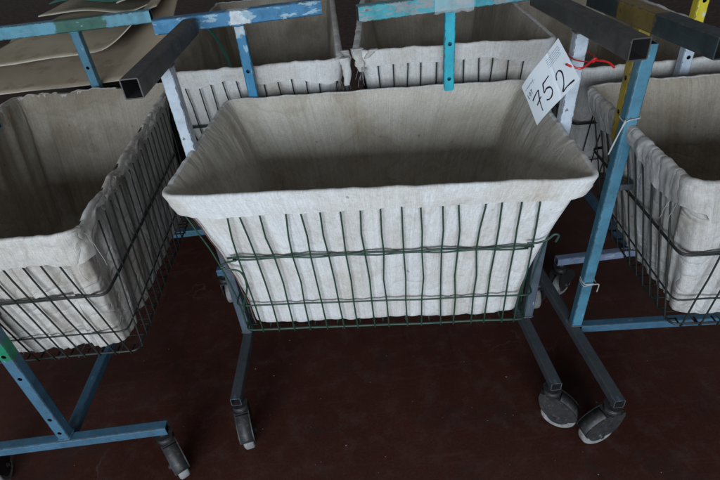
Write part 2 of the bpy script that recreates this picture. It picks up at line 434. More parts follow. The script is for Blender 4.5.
def make_basket(name, rim, zr, bot, zb, mat, parent, xs=None, pitch=.045, jit=.004, seed=1, over=.012, zmid=.66, flare_x=1., open_front=None):
    """welded wire basket: rim, mid and foot rings, uprights carried under the bottom as a grid"""
    rnd = random.Random(seed)
    bm = bmesh.new()
    zrm = zr if not hasattr(zr, '__len__') else sum(zr) / 4
    H = zrm - zb
    rim = [Vector(p) for p in rim]; bot = [Vector(p) for p in bot]
    def ring(w, out=0., r=.0028, n=2, dz=0.):
        c4 = [p.lerp(q, w) for p, q in zip(rim, bot)]
        for v, p, q in zip(c4, rim, bot): v.x = p.x + (q.x - p.x) * (1 - (1 - w) ** flare_x)
        cc = sum(c4, Vector((0, 0))) / 4
        c4 = [cc + (p - cc) * (1 + out / (p - cc).length) for p in c4]
        P = rloop(c4, .02, 14, 3); m = len(P)
        pts = [(p.x, p.y, zrm - H * w + dz + .003 * noise.noise(Vector((p.x * 9, p.y * 9, seed + dz * 90)))) for p, _ in P]
        tube(bm, pts, r, 6, True)
    wm = (zrm - zmid) / H
    ring(0.0, -.002, r=.0032, dz=-.001); 
    if open_front is None: ring(wm, .004, .0026); ring(wm, .0035, .0021, dz=-.0048)
    else:
        def fr(x, dz=0., out=.004):
            p = rim[0].lerp(rim[1], (x - rim[0].x) / (rim[1].x - rim[0].x)); q = bot[0].lerp(bot[1], (x - bot[0].x) / (bot[1].x - bot[0].x))
            return (x, p.y * (1 - wm) + q.y * wm - out, zrm - H * wm + dz)
        a_, b_ = open_front
        for dz, rr, e in ((0., .0027, 0.), (-.0049, .0022, -.012)):
            pts = [fr(a_ - e + (b_ - a_ + 2 * e) * k / 22, dz + .0022 * math.sin(k * 1.3 + dz * 700)) for k in range(23)]
            tube(bm, pts, rr, 6)
        c4 = [p.lerp(q, wm) for p, q in zip(rim, bot)]
        for v, p, q in zip(c4, rim, bot): v.x = p.x + (q.x - p.x) * (1 - (1 - wm) ** flare_x)
        pts = [c4[1].lerp(c4[2], .12), c4[1].lerp(c4[2], .95), c4[2].lerp(c4[3], .04), c4[2].lerp(c4[3], .96), c4[3].lerp(c4[0], .05), c4[3].lerp(c4[0], .88)]
        tube(bm, [(p.x, p.y, zrm - H * wm) for p in pts], .003, 6)
    
    ring(1 - .092 / H, .004, .0023); ring(1.0, .002, .0030)
    # uprights of the four sides
    def side(i, us):
        a, b = rim[i], rim[(i + 1) % 4]; c, d = bot[i], bot[(i + 1) % 4]
        L = (d - c).length; n = Vector(((d - c).y, -(d - c).x)).normalized()
        ax = (b - a).normalized(); mid = (c + d) / 2; bx = (d - c).normalized()
        for (ut, um, ub) in us:
            def at(u, w):
                q = mid + bx * u
                tt = ((q - a).dot(ax)) / (b - a).length
                tt = max(.02, min(.98, tt)); p = a.lerp(b, tt)
                x = p.lerp(q, w); x.x = p.x + (q.x - p.x) * (1 - (1 - w) ** flare_x); return Vector((x.x + n.x * .0055, x.y + n.y * .0055, zrm - H * w))
            j = lambda s=1: rnd.uniform(-jit, jit) * s
            ctrl = [(ut + (ut - um) * .08, .086), (ut, .13), ((ut + um) / 2 + j(.7), .27), (um, wm), ((um + ub) / 2 + j(.8), (wm + .8) / 2), (ub, 1 - .092 / H), (ub + (ub - um) * .3 + j(.4), 1.0)]
            pts = []
            for k in range(len(ctrl) - 1):
                (u0, w0), (u1, w1) = ctrl[k], ctrl[k + 1]
                for t in (0, .5): pts.append(at(u0 + (u1 - u0) * t, w0 + (w1 - w0) * t))
            pts.append(at(*ctrl[-1])); e = pts[-1] - Vector((n.x, n.y, 0)) * .03
            pts.append(Vector((pts[-1].x, pts[-1].y, zb - .004))); pts.append(Vector((e.x, e.y, zb - .004)))
            tube(bm, pts, .0021, 6)
    for i in range(4):
        L = (bot[(i + 1) % 4] - bot[i]).length
        if i == 0 and xs: us = xs
        else:
            k = int(L / pitch); us = []
            for q in range(k + 1):
                u = -L / 2 + .02 + (L - .04) * q / k
                us.append((u + rnd.uniform(-jit, jit), u + rnd.uniform(-jit, jit), u + rnd.uniform(-jit, jit) * .6))
        side(i, us)
    # bottom grid
    x0, x1 = bot[0].x, bot[1].x; y0, y1 = bot[0].y, bot[3].y
    k = int((x1 - x0) / .06)
    for q in range(1, k):
        f = q / k; tube(bm, [(*bot[0].lerp(bot[1], f), zb - .004), (*bot[3].lerp(bot[2], f), zb - .004)], .0022, 5)
    k = int((y1 - y0) / .05)
    for q in range(1, k):
        f = q / k; tube(bm, [(*bot[0].lerp(bot[3], f), zb - .008), (*bot[1].lerp(bot[2], f), zb - .008)], .0022, 5)
    return new_obj(name, bm, mat, parent)

def caster_bms():
    """swivel caster, origin at its mounting face, hanging down .162; trailing towards local -Y"""
    bm = bmesh.new()
    # mounting plate, swivel collar
    def cyl(r0, r1, z0, z1, n=20, c=(0, 0)):
        a = [bm.verts.new((c[0] + r0 * math.cos(2 * PI * k / n), c[1] + r0 * math.sin(2 * PI * k / n), z0)) for k in range(n)]
        b = [bm.verts.new((c[0] + r1 * math.cos(2 * PI * k / n), c[1] + r1 * math.sin(2 * PI * k / n), z1)) for k in range(n)]
        for k in range(n):
            f = bm.faces.new((a[k], a[(k + 1) % n], b[(k + 1) % n], b[k])); f.smooth = True
        bm.faces.new(a[::-1]); bm.faces.new(b)
    cyl(.011, .011, -.012, .0); cyl(.0225, .0245, -.0185, -.012); cyl(.0245, .020, -.032, -.0185)
    # crown and the two cheeks of the fork, as one folded plate with thickness
    for sx in (-1, 1):
        rear = smooth_path([(-.077, -.104), (-.083, -.094), (-.081, -.082), (-.072, -.067), (-.058, -.053), (-.043, -.042), (-.028, -.034)], 4)
        prof = [(.026, -.030)] + smooth_path([(.029, -.046), (.021, -.082), (.008, -.106), (-.012, -.118), (-.034, -.121), (-.058, -.116), (-.077, -.104)], 3)[:-1] + rear + [(-.020, -.030)]
        xi, xo = sx * .0185, sx * .0215
        A = [bm.verts.new((xi, y, z)) for y, z in prof]; B = [bm.verts.new((xo, y, z)) for y, z in prof]
        fa = A if sx < 0 else A[::-1]; fb = B[::-1] if sx < 0 else B
        bm.faces.new(fa); bm.faces.new(fb); n = len(prof)
        for k in range(n):
            q = (A[k], A[(k + 1) % n], B[(k + 1) % n], B[k]); bm.faces.new(q)
    hood = rear; A = []
    for y, z in hood:
        d = Vector((y + .032, z + .112)).normalized() * .0025
        A.append([bm.verts.new((x, y + k * d.x, z + k * d.y)) for x, k in ((-.0184, 0), (.0184, 0), (.0184, -1), (-.0184, -1))])
    for a_, b_ in zip(A, A[1:]):
        for k in range(4):
            f = bm.faces.new((a_[k], a_[(k + 1) % 4], b_[(k + 1) % 4], b_[k])); f.smooth = k in (0, 2)
    bm.faces.new(A[0]); bm.faces.new(A[-1][::-1])
    P = rprof(.043, .052, .008, 3)
    a = [bm.verts.new((x, y, -.0365)) for x, y in P]; b = [bm.verts.new((x, y, -.0305)) for x, y in P]
    for k in range(len(P)): bm.faces.new((a[k], a[(k + 1) % len(P)], b[(k + 1) % len(P)], b[k]))
    bm.faces.new(a[::-1]); bm.faces.new(b)
    # axle bolt
    tube(bm, [(-.0285, -.032, -.112), (.0285, -.032, -.112)], .0062, 6); tube(bm, [(-.025, -.032, -.112), (.025, -.032, -.112)], .009, 12)
    bmesh.ops.recalc_face_normals(bm, faces=bm.faces[:])
    # wheel (separate mesh), lathe round X at the axle
    wb = bmesh.new(); n = 36
    prof = [(.0, .010, 1), (.0145, .012, 1), (.0145, .032, 1), (.0125, .034, 0), (.0150, .038, 0), (.0150, .044, 0), (.0110, .0490, 0), (.005, .0500, 0)]
    prof = prof + [(-x, r, m) for x, r, m in prof[::-1]]
    rings = [[wb.verts.new((x, r * math.cos(2 * PI * k / n), r * math.sin(2 * PI * k / n))) for k in range(n)] for x, r, m in prof]
    for i in range(1, len(rings) - 1):
        if i == len(rings) - 2: continue
        for k in range(n):
            f = wb.faces.new((rings[i][k], rings[i][(k + 1) % n], rings[i + 1][(k + 1) % n], rings[i + 1][k]))
            f.smooth = True; f.material_index = 1 if (prof[i][2] and prof[i + 1][2]) else 0
    for i, r in ((1, False), (len(rings) - 2, True)):
        f = wb.faces.new(rings[i]); f.material_index = 1
    bmesh.ops.recalc_face_normals(wb, faces=wb.faces[:])
    return bm, wb

_cb, _wb = caster_bms()
ME_C = bpy.data.meshes.new('caster'); _cb.to_mesh(ME_C); _cb.free(); ME_C.materials.append(CASTER_METAL)
ME_W = bpy.data.meshes.new('wheel'); _wb.to_mesh(ME_W); _wb.free(); ME_W.materials.append(TYRE); ME_W.materials.append(HUB)

def caster(parent, loc, rz):          # rz: heading in the world; the wheel trails behind it
    c = bpy.data.objects.new('caster', ME_C); COL.objects.link(c); c.parent = parent
    c.location = loc; c.rotation_euler = (0, 0, rz - parent.rotation_euler[2])
    w = bpy.data.objects.new('wheel', ME_W); COL.objects.link(w); w.parent = c; w.location = (0, -.032, -.112)
    w.rotation_euler = (random.uniform(0, 6), 0, 0)

RAIL_TOP, RAIL_H, TBAR_Z = .192, .030, 1.079

def frame(t, W, ends, rails, casters_rz, m, tw=.040, pw=.030, zbar=(TBAR_Z, TBAR_Z), spine=0.):
    """the steel frame: per end a floor rail on two casters, an upright and a T handle; one spine joins the ends.
    ends: [(bottom xy, top xy, handle angle, handle half length, top of post z, holes)] in world; W: world->local"""
    bots = []
    for e, (b, tp, ang, hl, off, ztop, holes, side) in enumerate(ends):
        side = W.to_3x3() @ Vector((math.cos(side), math.sin(side), 0))
        b3 = W @ Vector((b[0], b[1], RAIL_TOP + .0005)); t3 = W @ Vector((tp[0], tp[1], ztop))
        sqtube('post', b3, t3, pw, pw, m['post'][e], t, side, holes)
        for q3, mm in ((Vector((b[0], b[1], RAIL_TOP + .002)), m['rail'][e]),) + (((Vector((tp[0], tp[1], ztop - .0025)), m['bar'][e]),) if ztop > 1.03 and ztop != 1.035 else ()):
            wb = bmesh.new(); hw = pw / 2 + .0006; cc = W @ q3; sx = side.normalized(); sy = Vector((-sx.y, sx.x, 0)); P = []
            for cx_, cy_ in rprof(2 * hw, 2 * hw, .004, 2): P.append(cc + sx * cx_ + sy * cy_)
            Q = []
            for i in range(len(P)):
                p, q = P[i], P[(i + 1) % len(P)]; k_ = 9 if (q - p).length > .01 else 1
                Q += [p.lerp(q, t_ / k_) for t_ in range(k_)]
            tube(wb, Q, [.0028 + .0013 * noise.noise(p * 160) for p in Q], 6, True)
            new_obj('weld_bead', wb, mm, t)
        d = Vector((math.cos(ang), math.sin(ang), 0)); c = Vector((tp[0], tp[1], zbar[e])) + d * off
        sqtube('handle_bar', W @ (c - d * hl), W @ (c + d * hl), tw, tw * .92, m['bar'][e], t, (0, 0, 1))
        rc, ra, rl = rails[e]
        d = Vector((math.cos(ra), math.sin(ra), 0)); c = Vector((rc[0], rc[1], RAIL_TOP - RAIL_H / 2))
        sqtube('base_rail', W @ (c - d * rl), W @ (c + d * rl), RAIL_H, RAIL_H, m['rail'][e], t, (0, 0, 1))
        for s, rz in zip((-1, 1), casters_rz[e]):
            p = c + d * s * (rl - .020); p.z = RAIL_TOP - RAIL_H
            caster(t, W @ p, rz)
        bots.append(b)
    a, b = (Vector((p[0], p[1], RAIL_TOP - RAIL_H / 2 - .001)) for p in bots)
    d = (b - a).normalized(); sd = Vector((-d.y, d.x, 0)) * spine; a += sd; b += sd
    sqtube('spine_rail', W @ (a + d * .0165), W @ (b - d * .0165), RAIL_H - .002, RAIL_H - .002, m['spine'], t, (0, 0, 1))

def bracket(t, W, post_xy, basket_xy, z, m):
    """hook plate that hangs the basket on its upright"""
    a, b = Vector((post_xy[0], post_xy[1], z)), Vector((basket_xy[0], basket_xy[1], z)); d = (b - a)
    L = max(d.length, .012); d.normalize()
    sqtube('basket_bracket', W @ (a + d * .0158), W @ (a + d * L), .018, .022, m, t, (0, 0, 1))

def threads(name, parent, spots, seed, mat=THREAD):
    """tufts of frayed thread hanging off a hem, each tuft one part"""
    rnd = random.Random(seed)
    for (p, L, n) in spots:
        bm = bmesh.new(); root = Vector(p)
        for k in range(n):
            q = root.copy()
            d = Vector((rnd.uniform(-.5, .5), rnd.uniform(-.5, .5), rnd.uniform(-1.0, .0))).normalized(); pts = [q]; l = L * rnd.uniform(.5, 1.3)
            for i in range(7):
                d = (d + Vector((rnd.uniform(-.35, .35), rnd.uniform(-.35, .35), rnd.uniform(-.75, .0)))).normalized()
                q = q + d * l / 7; pts.append(q)
            tube(bm, pts, .0006, 4)
        new_obj(name, bm, mat, parent)

def rag(name, parent, W, P, w, mat, seed):
    """a torn strip of linen hanging from a hem: P world points, tapering, crumpled, with thickness"""
    bm = bmesh.new(); rnd = random.Random(seed); Q = smooth_path(P, 4); n = len(Q); V = []
    for i, p in enumerate(Q):
        f = i / (n - 1); ww = w * (1 - .55 * f) * (1 + .3 * noise.noise(Vector((f * 7, seed, 0)))); tw = .9 * noise.noise(Vector((f * 3, seed, 4))); row = []
        for k in range(9):
            a = 2 * PI * k / 9; rr = 1 + .35 * noise.noise(Vector((math.cos(a) * 2, math.sin(a) * 2, f * 6 + seed)))
            row.append(bm.verts.new(W @ (Vector(p) + Vector((math.cos(a + tw) * ww * rr, math.sin(a + tw) * ww * .45 * rr, 0)))))
        V.append(row)
    for i in range(n - 1):
        for k in range(9):
            f = bm.faces.new((V[i][k], V[i][(k + 1) % 9], V[i + 1][(k + 1) % 9], V[i + 1][k])); f.smooth = True
    bm.faces.new(V[0]); bm.faces.new(V[-1][::-1])
    uvl = bm.loops.layers.uv.new('UVMap')
    for f in bm.faces:
        for lp in f.loops: lp[uvl].uv = (lp.vert.co.y * .7 + lp.vert.co.x, lp.vert.co.z)
    return new_obj(name, bm, mat, parent)

GROUP = 'wire basket laundry trolleys parked close together'
def trolley(label, pos, yaw):
    t = thing('laundry_trolley', label, 'trolley', (pos[0], pos[1], 0), yaw, GROUP)
    W = (Matrix.Translation((pos[0], pos[1], 0)) @ Matrix.Rotation(yaw, 4, 'Z')).inverted()
    def l2(p): v = W @ Vector((p[0], p[1], 0)); return (v.x, v.y)
    return t, W, l2

X90 = PI / 2
# ================================================================== FRONT TROLLEY
fx, fy, fa = .060, 1.185, -.085
T, W, l2 = trolley('wide linen lined wire trolley in the middle foreground with the white number tag', (fx, fy), fa)
rimF = [l2(p) for p in ((-.417, .959), (.485, .851), (.533, 1.452), (-.366, 1.545))]
botF = [l2(p) for p in ((-.323, .967), (.398, .904), (.432, 1.40), (-.295, 1.46))]
top = [-.316, -.288, -.243, -.185, -.152, -.110, -.066, -.023, .020, .065, .105, .151, .184, .239, .272, .312]
mid = [-.320, -.277, -.234, -.191, -.149, -.107, -.067, -.023, .020, .065, .106, .150, .186, .227, .269, .310]
bo = [-.314, -.270, -.229, -.188, -.144, -.101, -.064, -.019, .018, .065, .104, .150, .186, .229, .263, .307]
bot_mid_shift = -.004
xsF = [(a + bot_mid_shift, b + bot_mid_shift, c + bot_mid_shift) for a, b, c in zip(top, mid, bo)]
xsF += [(.345, .345, .335)]
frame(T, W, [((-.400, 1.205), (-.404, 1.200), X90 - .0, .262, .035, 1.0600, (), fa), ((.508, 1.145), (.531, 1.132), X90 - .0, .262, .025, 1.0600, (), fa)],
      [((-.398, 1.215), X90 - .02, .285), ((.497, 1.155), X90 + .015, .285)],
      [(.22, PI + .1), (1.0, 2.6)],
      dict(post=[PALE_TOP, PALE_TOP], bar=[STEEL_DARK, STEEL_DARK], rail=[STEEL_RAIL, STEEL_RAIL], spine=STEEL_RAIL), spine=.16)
make_basket('wire_basket', rimF, .846, botF, .423, WIRE_GREEN, T, xs=xsF, seed=3, zmid=.675, jit=.006, flare_x=2.1, open_front=(-.352, .348))
def cuffF(i, t):
    if i == 0: return .050 - .012 * t + (-.008 * math.exp(-((t - .55) / .03) ** 2))
    return .045
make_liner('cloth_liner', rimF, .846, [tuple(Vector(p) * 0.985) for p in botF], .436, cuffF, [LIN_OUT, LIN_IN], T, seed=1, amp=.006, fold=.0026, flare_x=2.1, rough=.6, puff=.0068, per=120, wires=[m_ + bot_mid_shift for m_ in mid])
# brown stitched seam down the left front corner
def on_front(x, z, out=0.):       # point on the front panel, trolley axes
    w = (.846 - z) / .423; p = Vector(rimF[0]).lerp(Vector(rimF[1]), (x + .45) / .9); q = Vector(botF[0]).lerp(Vector(botF[1]), (x + .363) / .726)
    return (x, p.y * (1 - w) + q.y * w - out, z)
bm = bmesh.new(); pts = []
for k in range(16):
    w = .13 + .82 * k / 15; z = .846 - .423 * w
    x = rimF[0][0] + (botF[0][0] - rimF[0][0]) * (1 - (1 - w) ** 2.1) + .028
    pts.append(on_front(x + .0015 * math.sin(k * 1.7), z, -.0045))
tube(bm, pts, .0017, 5); new_obj('corner_seam', bm, SEAM, T)
for e, (p, q) in enumerate((((-.402, 1.203), (-.372, 1.203)), ((.524, 1.14), (.492, 1.14)))): bracket(T, W, p, q, .70, STEEL_RAIL)
# the loose bent wire ends at the basket's front corners
for P in ([(-.330, .672), (-.350, .668), (-.372, .656), (-.352, .645), (-.330, .638), (-.322, .610), (-.328, .57), (-.345, .53), (-.350, .50)], [(.330, .690), (.352, .690), (.372, .698), (.384, .712), (.394, .708), (.390, .690)]):
    bm = bmesh.new(); tube(bm, smooth_path([on_front(x, z, .010) for x, z in P], 4), .0024, 6); new_obj('bent_wire_end', bm, WIRE_GREEN, T)

# ================================================================== RIGHT TROLLEY
rx, ry, ra = 1.115, 1.070, -.065
T, W, l2 = trolley('right edge trolley with bunched hem, light blue post before a yellow stem', (rx, ry), ra)
rimR = [l2(p) for p in ((.635, .790), (1.560, .735), (1.60, 1.300), (.676, 1.352))]
botR = [l2(p) for p in ((.735, .835), (1.47, .785), (1.50, 1.25), (.775, 1.30))]
frame(T, W, [((.640, 1.085), (.655, 1.075), X90 + .02, .245, .025, 1.035, (), ra), ((1.57, 1.03), (1.575, 1.03), X90, .245, 0, 1.06, (), ra)],
      [((.633, 1.080), X90 + .03, .285), ((1.57, 1.03), X90, .285)],
      [(-1.38, PI), (PI - .3, PI + .6)],
      dict(post=[LIGHT_BLUE, LIGHT_BLUE], bar=[DARK_YELLOW_PATCH, DARK_YELLOW_PATCH], rail=[STEEL_RAIL, STEEL_RAIL], spine=SKY_BLUE))
sqtube('handle_stem', W @ Vector((.655, 1.108, .80)), W @ Vector((.653, 1.110, 1.0605)), .028, .028, YELLOW, T, W.to_3x3() @ Vector((1, 0, 0)), holes=(-.06, .02))
make_basket('wire_basket', rimR, .846, botR, .423, WIRE_DARK, T, seed=5, zmid=.665, jit=.004)
def cuffR(i, t):
    if i == 0: return .085 - .02 * t
    if i == 3: return .055 + .02 * math.sin(t * 9)
    return .05
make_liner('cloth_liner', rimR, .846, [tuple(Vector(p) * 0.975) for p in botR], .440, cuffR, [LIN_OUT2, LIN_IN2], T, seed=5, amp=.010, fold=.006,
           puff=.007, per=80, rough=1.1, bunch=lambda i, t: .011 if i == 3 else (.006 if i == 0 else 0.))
bracket(T, W, (.65, 1.08), (.70, 1.08), .68, STEEL_RAIL)
threads('frayed_threads', T, [(W @ Vector((.655, .86, .79)), .06, 3), (W @ Vector((.665, 1.0, .79)), .04, 3)], 12)

# ================================================================== LEFT TROLLEY
lx, ly, la = -.860, 1.318, X90 - .01
T, W, l2 = trolley('left edge trolley with torn frayed liner edge and blue drilled front post', (lx, ly), la)
# local x runs away from the camera: FL(local -x,-y) = near right corner
rimL = [l2(p) for p in ((-.562, .846), (-.606, 1.792), (-1.165, 1.822), (-1.140, .868))]
botL = [l2(p) for p in ((-.604, .935), (-.612, 1.66), (-1.10, 1.68), (-1.085, .945))]
frame(T, W, [((-.862, .868), (-.862, .868), 0.02, .245, 0, 1.06, (-.405, -.345, -.18, -.10, .08, .2), la), ((-.886, 1.862), (-.889, 1.855), .075, .262, .0, 1.0355, (.30, .2), la)],
      [((-.862, .862), 0.03, .276), ((-.84, 1.862), 0.02, .276)],
      [(PI + .3, .60), (PI, PI + .5)],
      dict(post=[BLUE_GREEN_SPOT, LIGHT_BLUE], bar=[LIGHT_BLUE, BLUE_GREEN_PATCH], rail=[SKY_BLUE, LIGHT_BLUE], spine=SKY_BLUE), zbar=(TBAR_Z, 1.054))
make_basket('wire_basket', rimL, .846, botL, .423, WIRE_DARK, T, seed=8, zmid=.66, jit=.003, pitch=.042)
def cuffL(i, t):
    if i == 0:      # ragged long side towards the front trolley
        return max(.002, .014 + .022 * noise.noise(Vector((t * 22, 3.3, 0))) + .012 * noise.noise(Vector((t * 70, 1.3, 0)))) + .03 * max(0, 1 - t * 9)
    if i == 3: return .078 + .012 * math.sin(t * 5) + .012 * max(0, t - .8) * 5
    return .05
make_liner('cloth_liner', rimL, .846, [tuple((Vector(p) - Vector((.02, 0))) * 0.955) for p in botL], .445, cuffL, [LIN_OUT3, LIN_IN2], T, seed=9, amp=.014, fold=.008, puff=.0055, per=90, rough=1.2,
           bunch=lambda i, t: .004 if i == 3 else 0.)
threads('frayed_threads', T, [(W @ Vector((-.565 - .045 * k / 9, .90 + .85 * k / 9, .828)), .022 + .02 * (k % 3 == 0), 4) for k in range(10)] + [(W @ Vector((-.562, .875, .835)), .11, 2)], 4)
bracket(T, W, (-.862, .868), (-.862, .905), .62, STEEL_RAIL)

# ================================================================== BACK CENTRE-LEFT
cx, cy, ca = -.285, 2.05, X90 + .02
T, W, l2 = trolley('trolley behind with cobalt blue handle bar daubed white over its drilled post', (cx, cy), ca)
rimC = [l2(p) for p in ((-.006, 1.592), (-.02, 2.80), (-.600, 2.82), (-.575, 1.625))]
botC = [l2(p) for p in ((-.055, 1.67), (-.065, 2.70), (-.545, 2.71), (-.525, 1.69))]
frame(T, W, [((-.290, 1.572), (-.284, 1.566), .105, .238, .004, 1.0605, (.30, .205, .11), ca), ((-.31, 2.84), (-.31, 2.84), .05, .24, 0, 1.06, (), ca)],
      [((-.29, 1.572), .05, .276), ((-.31, 2.84), .05, .276)],
      [(PI + .2, PI - .4), (PI, PI)],
      dict(post=[COBALT_POST, SKY_BLUE], bar=[BLUE_WHITE_PATCH, SKY_BLUE], rail=[SKY_BLUE, SKY_BLUE], spine=SKY_BLUE))
make_basket('wire_basket', rimC, .920, botC, .50, WIRE_DARK, T, seed=15, zmid=.735, jit=.004, pitch=.045)
def cuffC(i, t):
    if i == 3: return .040 + .022 * max(0, t - .45) * 1.8 + .008 * math.sin(t * 14)
    return .05
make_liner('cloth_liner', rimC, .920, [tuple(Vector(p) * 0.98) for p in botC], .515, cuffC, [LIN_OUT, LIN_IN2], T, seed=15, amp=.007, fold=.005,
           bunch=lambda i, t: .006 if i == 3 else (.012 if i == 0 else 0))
rag('torn_rag', T, W, [(.006, 1.60, .925), (.012, 1.590, .905), (.014, 1.585, .875), (.010, 1.580, .845)], .020, LIN_OUT2, 2)
rag('torn_rag', T, W, [(.010, 1.66, .930), (.018, 1.64, .920), (.020, 1.62, .895)], .018, LIN_OUT2, 5)
threads('frayed_threads', T, [(W @ Vector((-.012 + .018 * k, 1.588, .862 - .004 * k)), .05, 9) for k in range(2)], 23)
bracket(T, W, (-.289, 1.571), (-.289, 1.612), .86, STEEL_RAIL)

# ================================================================== BACK CENTRE-RIGHT
cx, cy, ca = .318, 1.98, X90 - .06
T, W, l2 = trolley('trolley behind with worn turquoise handle bar wrapped in clear plastic film', (cx, cy), ca)
rimC = [l2(p) for p in ((.632, 1.500), (.715, 2.66), (.150, 2.72), (.048, 1.590))]
botC = [l2(p) for p in ((.575, 1.58), (.64, 2.57), (.20, 2.61), (.105, 1.65))]
frame(T, W, [((.315, 1.50), (.310, 1.470), .115, .262, .006, 1.0605, (.345, .245, .15), ca), ((.43, 2.73), (.43, 2.73), .05, .24, 0, 1.06, (), ca)],
      [((.315, 1.50), .05, .276), ((.43, 2.73), .05, .276)],
      [(PI + .2, PI - .4), (PI, PI)],
      dict(post=[TURQ, TURQ], bar=[TURQ_WORN, TURQ_WORN], rail=[SKY_BLUE, SKY_BLUE], spine=SKY_BLUE))
make_basket('wire_basket', rimC, .940, botC, .52, WIRE_DARK, T, seed=21, zmid=.755, jit=.004, pitch=.047)
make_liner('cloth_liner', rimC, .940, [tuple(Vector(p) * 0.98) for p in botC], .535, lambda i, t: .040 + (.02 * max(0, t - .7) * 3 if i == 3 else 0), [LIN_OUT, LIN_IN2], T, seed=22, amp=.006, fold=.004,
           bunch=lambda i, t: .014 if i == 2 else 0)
rag('torn_rag', T, W, [(.050, 1.600, .948), (.052, 1.580, .935), (.056, 1.574, .905), (.060, 1.574, .885)], .022, LIN_OUT2, 8)
rag('torn_rag', T, W, [(.100, 1.575, .948), (.090, 1.570, .938), (.075, 1.566, .925)], .015, LIN_OUT2, 11)
threads('frayed_threads', T, [(W @ Vector((.06, 1.568, .90)), .05, 10)], 31)
bracket(T, W, (.314, 1.495), (.318, 1.545), .88, STEEL_RAIL)
# crinkled clear film wound round the bar and stem
bm = bmesh.new()
P = rprof(.050, .050, .008, 3); rings = []
for k in range(14):
    u = -.055 + .11 * k / 13
    rings.append([])
    for n_, (a, b) in enumerate(P):
        s_ = 1 + .16 * noise.noise(Vector((a * 60, b * 60, u * 60)))
        rings[-1].append(bm.verts.new(W @ Vector((.318 + u, 1.471 + .115 * u + a * s_, TBAR_Z + b * s_))))
for k in range(13):
    for j in range(len(P)): bm.faces.new((rings[k][j], rings[k][(j + 1) % len(P)], rings[k + 1][(j + 1) % len(P)], rings[k + 1][j]))
mf, nt, b = newmat('crinkled_clear_film')
b.inputs['Base Color'].default_value = (.85, .88, .9, 1); b.inputs['Roughness'].default_value = .12; b.inputs['Alpha'].default_value = .28
FILM = mf
new_obj('film_wrap', bm, FILM, T)

# ================================================================== BACK RIGHT
cx, cy, ca = 1.0, 1.93, X90 - .02
T, W, l2 = trolley('trolley behind the right one with a yellow topped drilled post', (cx, cy), ca)
rimC = [l2(p) for p in ((1.285, 1.47), (1.33, 2.60), (.755, 2.62), (.712, 1.485))]
botC = [l2(p) for p in ((1.23, 1.54), (1.27, 2.50), (.81, 2.52), (.77, 1.555))]
frame(T, W, [((.99, 1.425), (.99, 1.432), .02, .245, 0, 1.0605, (.40, .325, .25, .16, .08), ca), ((1.04, 2.65), (1.04, 2.65), .02, .245, 0, 1.06, (), ca)],
      [((.985, 1.420), .03, .278), ((1.04, 2.65), .02, .278)],
      [(2.2, PI - .4), (PI, PI)],
      dict(post=[YELLOW_PALE, PALE_BLUE], bar=[PALE_BLUE, PALE_BLUE], rail=[DULL_BLUE, DULL_BLUE], spine=SKY_BLUE))
make_basket('wire_basket', rimC, .846, botC, .423, WIRE_DARK, T, seed=27, zmid=.665, jit=.004, pitch=.045)
make_liner('cloth_liner', rimC, .846, [tuple(Vector(p) * 0.98) for p in botC], .436, lambda i, t: .045, [LIN_OUT, LIN_IN2], T, seed=27, amp=.007, fold=.005, bunch=lambda i, t: .008)
bracket(T, W, (.99, 1.43), (.99, 1.48), .76, STEEL_RAIL)

# ================================================================== NUMBER TAG
# the card hangs twisted from its corner; (u, v) run along its long and short edges
TAGC = [(0.4227, 1.168, 0.9319), (0.4687, 1.1049, 1.0547), (0.4482, 1.1021, 0.8598), (0.4977, 1.0327, 0.986)]
Lc, Tc, Bc, Rc = (Vector(v) for v in TAGC)
tc_ = (Lc + Rc) / 2
tg = thing('lot_tag', 'white card tag hand numbered 752 hanging from a post on a red tie', 'tag', tc_)
un_ = (Tc - Lc).cross(Lc - Bc).normalized()
if un_.y > 0: un_ = -un_
def cp(u, v, d=0.):
    p = (Bc.lerp(Lc, v)).lerp(Rc.lerp(Tc, v), u)
    bend = .006 * math.sin(PI * u) * (1 - .6 * v) + .0025 * math.sin(2 * PI * u) + .012 * max(0, .30 - u - .5 * v) - .0012 * max(0, 1 - abs(u - .62 - .1 * v) / .03)
    return p + un_ * (bend + d) - tc_
bm = bmesh.new(); NX, NY = 28, 16
ga = [[bm.verts.new(cp(a / NX, b / NY)) for b in range(NY + 1)] for a in range(NX + 1)]
gb = [[bm.verts.new(cp(a / NX, b / NY, -.0008)) for b in range(NY + 1)] for a in range(NX + 1)]
for a in range(NX):
    for b in range(NY):
        bm.faces.new((ga[a][b], ga[a + 1][b], ga[a + 1][b + 1], ga[a][b + 1])); bm.faces.new((gb[a][b], gb[a][b + 1], gb[a + 1][b + 1], gb[a + 1][b]))
for a in range(NX):
    bm.faces.new((ga[a][0], gb[a][0], gb[a + 1][0], ga[a + 1][0])); bm.faces.new((ga[a][NY], ga[a + 1][NY], gb[a + 1][NY], gb[a][NY]))
for b in range(NY):
    bm.faces.new((ga[0][b], ga[0][b + 1], gb[0][b + 1], gb[0][b])); bm.faces.new((ga[NX][b], gb[NX][b], gb[NX][b + 1], ga[NX][b + 1]))
bmesh.ops.recalc_face_normals(bm, faces=bm.faces[:])
new_obj('card', bm, CARD, tg)
ASP = 1.45
